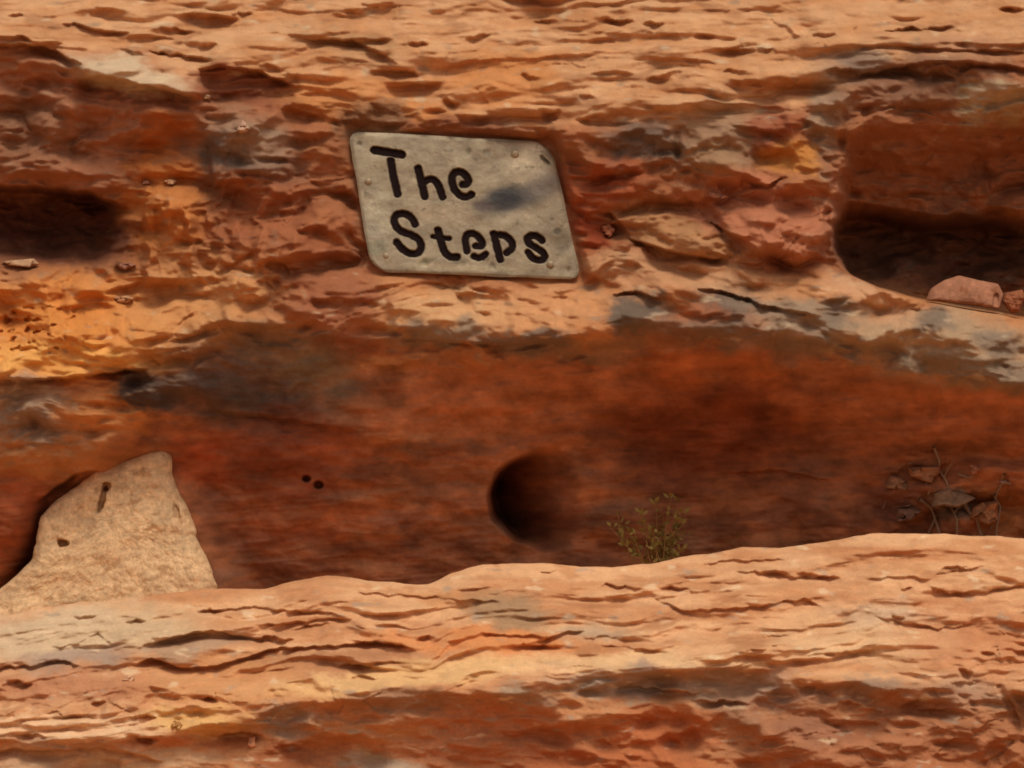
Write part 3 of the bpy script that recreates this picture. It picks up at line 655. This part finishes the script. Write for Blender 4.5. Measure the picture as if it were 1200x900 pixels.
al = make_stone('fallen_block', [(1086, 352), (1092, 338), (1108, 328), (1126, 322), (1150, 328), (1172, 332), (1178, 345), (1172, 362), (1140, 358), (1110, 354)], 30, 16, .7, lin(158, 106, 78), 711, nth=140, nr=40, pits=[(1168, 352, 4, 10, 8, 6)])
tag(al, 'flat red stone lying in the mouth of the dark hollow', 'stone')
def blob(cx, cy, rx, ry, seed, n=None):
    r_ = random.Random(seed); n = n or r_.choice([5, 6, 6, 7])
    return [(cx + rx * math.cos(a) * r_.uniform(.55, 1.25), cy + ry * math.sin(a) * r_.uniform(.55, 1.25)) for a in [2 * math.pi * (i + r_.uniform(-.3, .3)) / n for i in range(n)]]
al = make_stone('fallen_block', blob(1192, 350, 15, 18, 4), 26, 14, .3, lin(146, 88, 58), 713)
tag(al, 'rounder brown stone beside the flat red one at the edge of the dark hollow', 'stone')

def surf_depth(px, py):
    j = int(np.argmin(np.abs(GX - px))); i = int(np.argmin(np.abs(GY - py)))
    return float(CLIFF_D[i, j])
CLIFF_D = np.array([v.co.y for v in ()]) if False else None
co = np.empty(len(cliff.data.vertices) * 3, np.float32); cliff.data.vertices.foreach_get('co', co)
CLIFF_D = co.reshape(len(GY), len(GX), 3)[..., 1] / S
LEDGE_D = D; LCREST = crest
def ledge_depth(px, py):
    j = int(np.argmin(np.abs(LXs - px))); i = int(np.argmin(np.abs(T - (py - LCREST[j]))))
    return float(LEDGE_D[i, j])

for i, (cx, cy, rx, ry, col, lab) in enumerate([
    (27, 308, 24, 6, lin(206, 160, 120), 'long pale chip of stone at the foot of the dark left hollow'),
    (143, 310, 16, 5, lin(180, 124, 98), 'slanting pinkish chip right of the dark left hollow'),
    (170, 212, 7, 4, lin(226, 170, 134), 'left one of two small pale pebbles on the orange patch'),
    (198, 211, 10, 4.5, lin(226, 170, 124), 'larger right one of two small pale pebbles on the orange patch'),
    (143, 350, 14, 8, lin(214, 160, 116), 'pale angular chip in the orange rubble below the left hollow'),
    (285, 150, 8, 8, lin(206, 160, 128), 'small pale knob of stone on the grey patch left of the sign'),
    (240, 112, 7, 4, lin(216, 176, 134), 'tiny pale pebble at the end of the grey fin of rock'),
    (842, 228, 12, 5, lin(196, 132, 100), 'pinkish pebble among the broken blocks right of the sign'),
    (714, 268, 10, 8, lin(186, 116, 82), 'small rounded stone beside the lower right corner of the sign'),
    (1144, 550, 8, 7, lin(206, 142, 106), 'pale pink pebble above the dry twigs'),
    (1182, 566, 10, 4, lin(190, 150, 124), 'flat pale chip right of the dry twigs'),
    (1120, 586, 24, 15, lin(160, 126, 98), 'greyish broken block in the middle of the dry twigs'),
    (1062, 604, 20, 15, lin(150, 108, 84), 'dark brown broken block left of the dry twigs by the ledge'),
    (1092, 556, 24, 13, lin(176, 122, 86), 'brown block lying above the forked twigs'),
    (1160, 600, 22, 17, lin(186, 124, 82), 'orange brown block right of the thick grey twig'),
    (1052, 568, 17, 10, lin(168, 122, 90), 'small brown block at the left end of the broken pile')]):
    o = make_stone('stone_chip', blob(cx, cy, rx, ry, 30 + i), surf_depth(cx, cy) - min(rx, ry) * .5, min(rx, ry) * 1.5, .6, col * .72, 730 + i, nth=70, nr=22, rough=.6, angular=True)
    tag(o, lab, 'stone chip', 'loose stone chips on the rock')
for i, (cx, cy, rx, ry, col, lab) in enumerate([
    (157, 793, 9, 5, lin(226, 172, 130), 'small pale stone in the notch below the grey part of the ledge'),
    (299, 864, 7, 8, lin(230, 164, 120), 'pale stone at the dark slit near the grey boulder edge of the ledge'),
    (215, 843, 9, 5, lin(206, 152, 92), 'small yellowish stone in the rubble on the ledge'),
    (1192, 716, 10, 5, lin(206, 150, 106), 'flat stone in the rubble at the right end of the ledge')]):
    o = make_stone('stone_chip', blob(cx, cy, rx, ry, 60 + i), ledge_depth(cx, cy) - min(rx, ry) * .2, min(rx, ry) * 1.1, .5, col * .8, 760 + i, unit=SL, nth=70, nr=22, rough=.6, angular=True)
    tag(o, lab, 'stone chip', 'loose stone chips on the rock')

# ================================================================== the sign
TL, TR, BL, BR = [np.array(QX[k][:2], float) for k in ('tl', 'tr', 'bl', 'br')]
NU, NV = 430, 300
wpx, hpx = 243.0, 166.0
vv = np.linspace(0, hpx, NV); uu = np.linspace(0, 1, NU)
def inset(v, rt, rb):
    a = np.where(v < rt, rt - np.sqrt(np.maximum(rt**2 - (rt - v)**2, 0)), 0)
    w = hpx - v
    return a + np.where(w < rb, rb - np.sqrt(np.maximum(rb**2 - (rb - w)**2, 0)), 0)
li = inset(vv, 15, 24); ri = inset(vv, 25, 13)
wob = .8 * perlin(vv / 22, vv * 0 + .5, 9)
U = (li + wob)[:, None] + (wpx - li - ri)[:, None] * uu[None, :]
V = np.repeat(vv[:, None], NU, axis=1) + 1.0 * perlin(U / 40, U * 0 + .2, 19)
un, vn = U / wpx, V / hpx
X = TL[0] * (1 - un) * (1 - vn) + TR[0] * un * (1 - vn) + BL[0] * (1 - un) * vn + BR[0] * un * vn
Y = TL[1] * (1 - un) * (1 - vn) + TR[1] * un * (1 - vn) + BL[1] * (1 - un) * vn + BR[1] * un * vn
STROKES = [   # (points, half width)
    ([(438, 174.7), (470, 180)], 4.1), ([(457, 187), (460, 205), (465.3, 226.5)], 3.7),
    ([(489.3, 196.5), (493, 212), (497.3, 229.5)], 3.7), ([(495.3, 213.5), (502.7, 208.5), (510, 210.7), (514.7, 219.3), (518, 230)], 3.5),
    ([(541.8, 215.5), (548.6, 214.5), (548, 207.3), (541.3, 200.5), (533.3, 200), (528.5, 207.3), (530.5, 219.3), (537.3, 227.7), (545.3, 231), (552.3, 227.3)], 3.6),
    ([(486, 262.6), (482.7, 255.3), (474.7, 250), (466, 249.8), (460.5, 256), (463.2, 265.5), (470.7, 271.7), (482.7, 275.2), (491.5, 281.2), (494, 290), (490, 296.6), (481.3, 298), (470.7, 292), (464.5, 283.8)], 3.5),
    ([(512.7, 269.8), (516.7, 283.3), (520, 294.8), (526.7, 301.4), (535.5, 301.2)], 3.6), ([(507.2, 277), (526.2, 279.3)], 2.4),
    ([(547, 294.3), (544.5, 281), (547, 274), (554.7, 272.6), (563.4, 279.6), (566.2, 288.2), (557.5, 288.3)], 3.3), ([(555, 300.2), (562, 302.8), (568.9, 297.8)], 3.2),
    ([(578.4, 273.8), (582, 288), (586, 304)], 3.6), ([(581, 275), (592, 275.2), (599.4, 282), (600.8, 291), (593.8, 296)], 3.4),
    ([(635, 281.6), (630.7, 276.6), (622, 275.3), (616.6, 279.6), (620.5, 286), (630.7, 291.5), (638.7, 297.5), (637.4, 304), (630.7, 305.4), (622.9, 301.4), (619, 295.5)], 3.4),
]
ds = np.full(X.shape, 1e9)
for pts, hw in STROKES:
    pp = chaikin(pts, 2) if len(pts) > 2 else pts
    ds = np.minimum(ds, line_dist(X, Y, pp) - hw * 1.2 - .25 - .5 * perlin(X / 5, Y / 5, 29))
Dp = sign_depth(X, Y) + 2.4 * fbm(X / 90, Y / 70, 801, 3) + .5 * fbm(X / 14, Y / 12, 802, 3)
# hammered edge and dents
eb = np.minimum(np.minimum(U - li[:, None], (wpx - ri)[:, None] - U), np.minimum(V, hpx - V))
Dp += 1.6 * np.exp(-(np.maximum(eb, 0) / 2.2) ** 2)
for (cx, cy, r, a) in [(548, 196 - 20, 5, .9), (571, 177, 4, 1), (610, 196, 16, -1.6), (478, 175, 4, .8), (420, 167, 3, 1.2), (497, 308, 5, 1.4), (577, 311, 4, 1.2), (541, 307, 5, .9), (665, 315, 4, 1), (655, 270, 4, 1), (440, 290, 8, 1.4), (640, 190, 3, 1), (470, 235, 12, -.8), (530, 245, 14, .8), (655, 285, 14, 1.2)]:
    Dp += a * np.exp(-((X - cx) ** 2 + (Y - cy) ** 2) / r ** 2)
slot = line_dist(X, Y, [(635, 182), (642, 190)]) - 1.6
groove = 1 - ss(-1.2, .9, ds)
Dg = Dp + 4.2 * groove + 3 * (1 - ss(-.8, .8, slot))
Cp = lin(148, 131, 104) * np.ones(X.shape + (3,))
WXs = 8 * fbm(X / 22, Y / 18, 811, 4); WYs = 6 * fbm(X / 22, Y / 18, 812, 4)
CC = Cp
for a in [(600, 232, 40, 16, -14, lin(78, 70, 62), .95, .5), (592, 232, 20, 11, 0, lin(50, 46, 44), .85, .6), (566, 240, 10, 6, 0, lin(84, 68, 64), .8, .5), (640, 215, 18, 14, 0, lin(118, 102, 88), .7, .6),
          (440, 289, 12, 8, 0, lin(84, 80, 56), .75, .5), (497, 308, 8, 4, -20, lin(96, 90, 64), .8, .5), (577, 311, 5, 4, 0, lin(100, 88, 66), .8, .5), (658, 284, 12, 14, 40, lin(108, 92, 70), .8, .5), (655, 270, 4, 3, 0, lin(80, 70, 54), .8, .5),
          (548, 176, 4, 3, 0, lin(104, 94, 70), .7, .5), (571, 178, 5, 4, 0, lin(112, 100, 78), .7, .5), (421, 167, 3, 3, 0, lin(100, 88, 66), .8, .5), (540, 307, 6, 3, 0, lin(112, 98, 76), .7, .5), (666, 315, 3, 3, 0, lin(104, 86, 60), .8, .5),
          (520, 250, 40, 12, 0, lin(150, 126, 96), .5, .6), (610, 195, 18, 14, 0, lin(184, 164, 132), .6, .6), (440, 250, 14, 40, 0, lin(170, 156, 128), .5, .6), (620, 170, 30, 5, 3, lin(196, 176, 146), .5, .6), (540, 313, 60, 4, 2, lin(186, 164, 128), .5, .6), (640, 188, 7, 2, 45, lin(70, 60, 50), .8, .5)]:
    CC = paint(CC, X, Y, WXs * .6, WYs * .6, *a[:6], op=a[6], soft=a[7])
CC = CC * (1 + .34 * fbm(X / 30, Y / 22, 821, 4) + .1 * fbm(X / 7, Y / 6, 822, 3))[..., None]
CC = mix(CC, lin(92, 78, 58), (.5 * ss(.4, .7, fbm(X / 12, Y / 10, 823, 3)))[..., None])
CC = mix(CC, lin(60, 44, 34), (.75 * groove)[..., None])  # grooves darkened with the painted shade of the letters
CC = np.clip(CC, .01, .8)
sroot = empty('sign', ((545 - 600) * S, 30 * S, (450 - 328) * S))
rl = np.array(sroot.location)
def towork(X, D_, Y): return np.stack([(X - 600) * S, D_ * S, (450 - Y) * S], axis=-1) - rl
Fp = towork(X, Dg, Y); Bp = towork(X, Dp + 6.5, Y)
n = NU * NV; idx = np.arange(n).reshape(NV, NU)
def quads(a): return np.stack([a[:-1, :-1].ravel(), a[1:, :-1].ravel(), a[1:, 1:].ravel(), a[:-1, 1:].ravel()], axis=1)
ring = np.concatenate([idx[0, :-1], idx[:-1, -1], idx[-1, :0:-1], idx[:0:-1, 0]]); nxt = np.roll(ring, -1)
q = np.concatenate([quads(idx), (quads(idx) + n)[:, ::-1], np.stack([ring, nxt, nxt + n, ring + n], axis=1)])
plate = quads_object('plate', np.concatenate([Fp.reshape(-1, 3), Bp.reshape(-1, 3)]), q, np.concatenate([CC.reshape(-1, 3)] * 2), M_PLATE, sroot)
# dark sheet in the grooves, standing in for the shade of cut-through letters
inside = (ds < 0.35)
qa = quads(idx); keep = inside.ravel()[qa].all(axis=1); qk = qa[keep]
used, inv = np.unique(qk, return_inverse=True)
Lp = towork(X, Dp + 2.2 + 1.2 * groove, Y).reshape(-1, 3)[used]
quads_object('lettering', Lp, inv.reshape(qk.shape), None, M_LETTER, sroot)
def make_bolt(px, py, r):
    bm_r = [0, .45, .8, 1.0, 1.0]; bm_d = [-2.2, -2.0, -1.3, -.3, 3]
    base = sign_depth(px, py)
    th = np.linspace(0, 2 * math.pi, 20, endpoint=False)
    rows = [np.stack([np.array(px + r * max(a, .01) * np.cos(th)), np.full(20, base + d_), py + r * max(a, .01) * np.sin(th)], axis=-1) for a, d_ in zip(bm_r, bm_d)]
    R = np.array(rows)
    return grid_object('bolt', towork(R[..., 0], R[..., 1], R[..., 2]), None, M_BOLT, sroot, closed_u=True)
for px, py, r in [(603.5, 179, 5), (431, 212, 4.2), (452, 300, 4.2), (645, 309.5, 4.2)]:
    make_bolt(px, py, r)
tag(sroot, 'weathered skewed metal sign with cut lettering fixed to the red rock', 'sign')

# ================================================================== dry plants
def tube(verts, faces, pts, r0, r1, n=6):
    base = len(verts); pts = [np.array(p, float) for p in pts]
    for i, p in enumerate(pts):
        a = pts[min(i + 1, len(pts) - 1)] - pts[max(i - 1, 0)]; a /= np.linalg.norm(a) + 1e-9
        e1 = np.cross(a, [0.31, 0.9, 0.2]); e1 /= np.linalg.norm(e1) + 1e-9; e2 = np.cross(a, e1)
        r = r0 + (r1 - r0) * i / (len(pts) - 1)
        for k in range(n):
            t_ = 2 * math.pi * k / n
            verts.append(p + r * (math.cos(t_) * e1 + math.sin(t_) * e2))
    for i in range(len(pts) - 1):
        for k in range(n):
            faces.append((base + i * n + k, base + i * n + (k + 1) % n, base + (i + 1) * n + (k + 1) % n, base + (i + 1) * n + k))
def mesh_obj(name, verts, faces, mat, parent, loc):
    V = np.array(verts) - np.array(loc)
    return quads_object(name, V, np.array(faces), None, mat, parent)
def W(px, d_, py): return np.array([(px - 600) * S, d_ * S, (450 - py) * S])

# twigs at the right: forked grey dead branches tangled against the rock
r_ = random.Random(11)
tr_loc = W(1100, 78, 640)
troot = empty('dry_shrub', tr_loc)
v, f = [], []
main = [([(1128, 585), (1140, 600), (1150, 612), (1158, 640)], 4.0), ([(1078, 585), (1092, 592), (1102, 606), (1108, 640)], 3.2), ([(1102, 606), (1094, 618), (1090, 636)], 2.4),
        ([(1096, 524), (1104, 545), (1112, 570), (1122, 600), (1128, 640)], 2.4), ([(1128, 556), (1140, 562), (1146, 548)], 2.2), ([(1170, 580), (1176, 600), (1170, 630)], 2.4), ([(1180, 556), (1174, 572), (1170, 590)], 2.0)]
for pts, w in main:
    q_ = [(x + r_.uniform(-2, 2), surf_depth(x, y) - w - r_.uniform(1, 9), y) for x, y in chaikin(pts, 1)]
    tube(v, f, [W(*p) for p in q_], w * .75 * S, w * .5 * S)
mesh_obj('branch', v, f, M_TWIG, troot, tr_loc)
v, f = [], []
for _ in range(9):
    x, y = r_.uniform(1025, 1200), r_.uniform(540, 630); d_ = surf_depth(x, y) - r_.uniform(4, 12)
    a = r_.choice([-1, 1]) * r_.uniform(.2, 1.4); L_ = r_.uniform(10, 34); p = [(x, d_, y)]
    for k in range(4):
        x += math.cos(a) * L_ / 4; y -= abs(math.sin(a)) * L_ / 4; a += r_.uniform(-.5, .5); p.append((x, d_ + r_.uniform(-3, 3), y))
    tube(v, f, [W(*t_) for t_ in p], .8 * S, .4 * S, 5)
mesh_obj('twig', v, f, M_TWIG, troot, tr_loc)['kind'] = 'stuff'
tag(troot, 'grey dead branched twigs piled against the rock at the right end of the ledge', 'dry shrub')

# small half-dry tuft behind the ledge crest, right of the round hole
t_loc = W(764, 70, 672)
groot = empty('dry_plant', t_loc)
v, f = [], []; lv, lf = [], []
for k in range(22):
    a = r_.uniform(-.6, .6); L_ = r_.uniform(40, 96) * (1 - .35 * abs(a)); x, y, d_ = 762 + r_.uniform(-16, 20), 676, 66 + r_.uniform(-12, 12)
    p = [(x, d_, y)]
    for s_ in range(6):
        x += math.sin(a) * L_ / 6; y -= math.cos(a) * L_ / 6; a += r_.uniform(-.16, .22) * (1 if a > 0 else -1); d_ += r_.uniform(-3, 2); p.append((x, d_, y))
    tube(v, f, [W(*t_) for t_ in p], .8 * S, .35 * S, 5)
    for s_ in range(2, 7):
        for _ in range(3):
            c = W(*p[s_]) + np.array([r_.uniform(-4, 4), r_.uniform(-4, 4), r_.uniform(-4, 4)]) * S
            e1 = np.array([r_.uniform(-1, 1), r_.uniform(-1, 1), r_.uniform(.2, 1)]); e1 /= np.linalg.norm(e1)
            e2 = np.cross(e1, [r_.uniform(-1, 1), r_.uniform(-1, 1), r_.uniform(-1, 1)]); e2 /= np.linalg.norm(e2) + 1e-9
            l_, w_ = r_.uniform(6, 12) * S, r_.uniform(1.8, 3.4) * S; b = len(lv)
            lv += [c, c + e1 * l_ * .5 + e2 * w_, c + e1 * l_, c + e1 * l_ * .5 - e2 * w_]; lf.append((b, b + 1, b + 2, b + 3))
mesh_obj('stem', v, f, M_STEM, groot, t_loc)
mesh_obj('foliage', lv, lf, M_LEAF, groot, t_loc)
tag(groot, 'small half dry green and tan plant behind the ledge right of the round hole', 'plant')

# ================================================================== light
EL, AZ = 66.0, 24.0            # sun elevation; degrees to the right of the camera, behind it
w = bpy.data.worlds.new('World'); SC.world = w; w.use_nodes = True
N = w.node_tree.nodes; L = w.node_tree.links
sky = N.new('ShaderNodeTexSky'); sky.sky_type = 'NISHITA'; sky.sun_disc = False
sky.sun_elevation = math.radians(EL); sky.sun_rotation = math.radians(180 - AZ)
sky.dust_density = 6.0; sky.air_density = 1.0; sky.ozone_density = 1.0
hs = N.new('ShaderNodeHueSaturation'); hs.inputs['Saturation'].default_value = 0.25
L.new(sky.outputs['Color'], hs.inputs['Color']); L.new(hs.outputs['Color'], N['Background'].inputs['Color'])
N['Background'].inputs['Strength'].default_value = 0.108
sl = bpy.data.lights.new('sun', 'SUN'); sl.energy = 1.3; sl.angle = math.radians(16); sl.color = (1.0, 0.93, 0.82)
so = bpy.data.objects.new('sun', sl); COL.objects.link(so)
from mathutils import Vector
dirv = Vector((math.sin(math.radians(AZ)) * math.cos(math.radians(EL)), -math.cos(math.radians(AZ)) * math.cos(math.radians(EL)), math.sin(math.radians(EL))))
so.rotation_euler = dirv.to_track_quat('Z', 'Y').to_euler()

cam = bpy.data.cameras.new('camera'); co_ = bpy.data.objects.new('camera', cam); COL.objects.link(co_)
co_.location = (0, -CAM_D, 0); co_.rotation_euler = (math.radians(90), 0, 0)
cam.sensor_width = 36; cam.lens = 36 * CAM_D / (1200 * S); cam.clip_start = .1; cam.clip_end = 8000
SC.camera = co_
vs = SC.view_settings; vs.view_transform = 'Standard'; vs.look = 'None'; vs.gamma = 1; vs.exposure = -0.03; vs.use_curve_mapping = False
SC.render.engine = 'CYCLES'
SC.cycles.max_bounces = 6; SC.cycles.diffuse_bounces = 4
SC.cycles.filter_width = 1.7
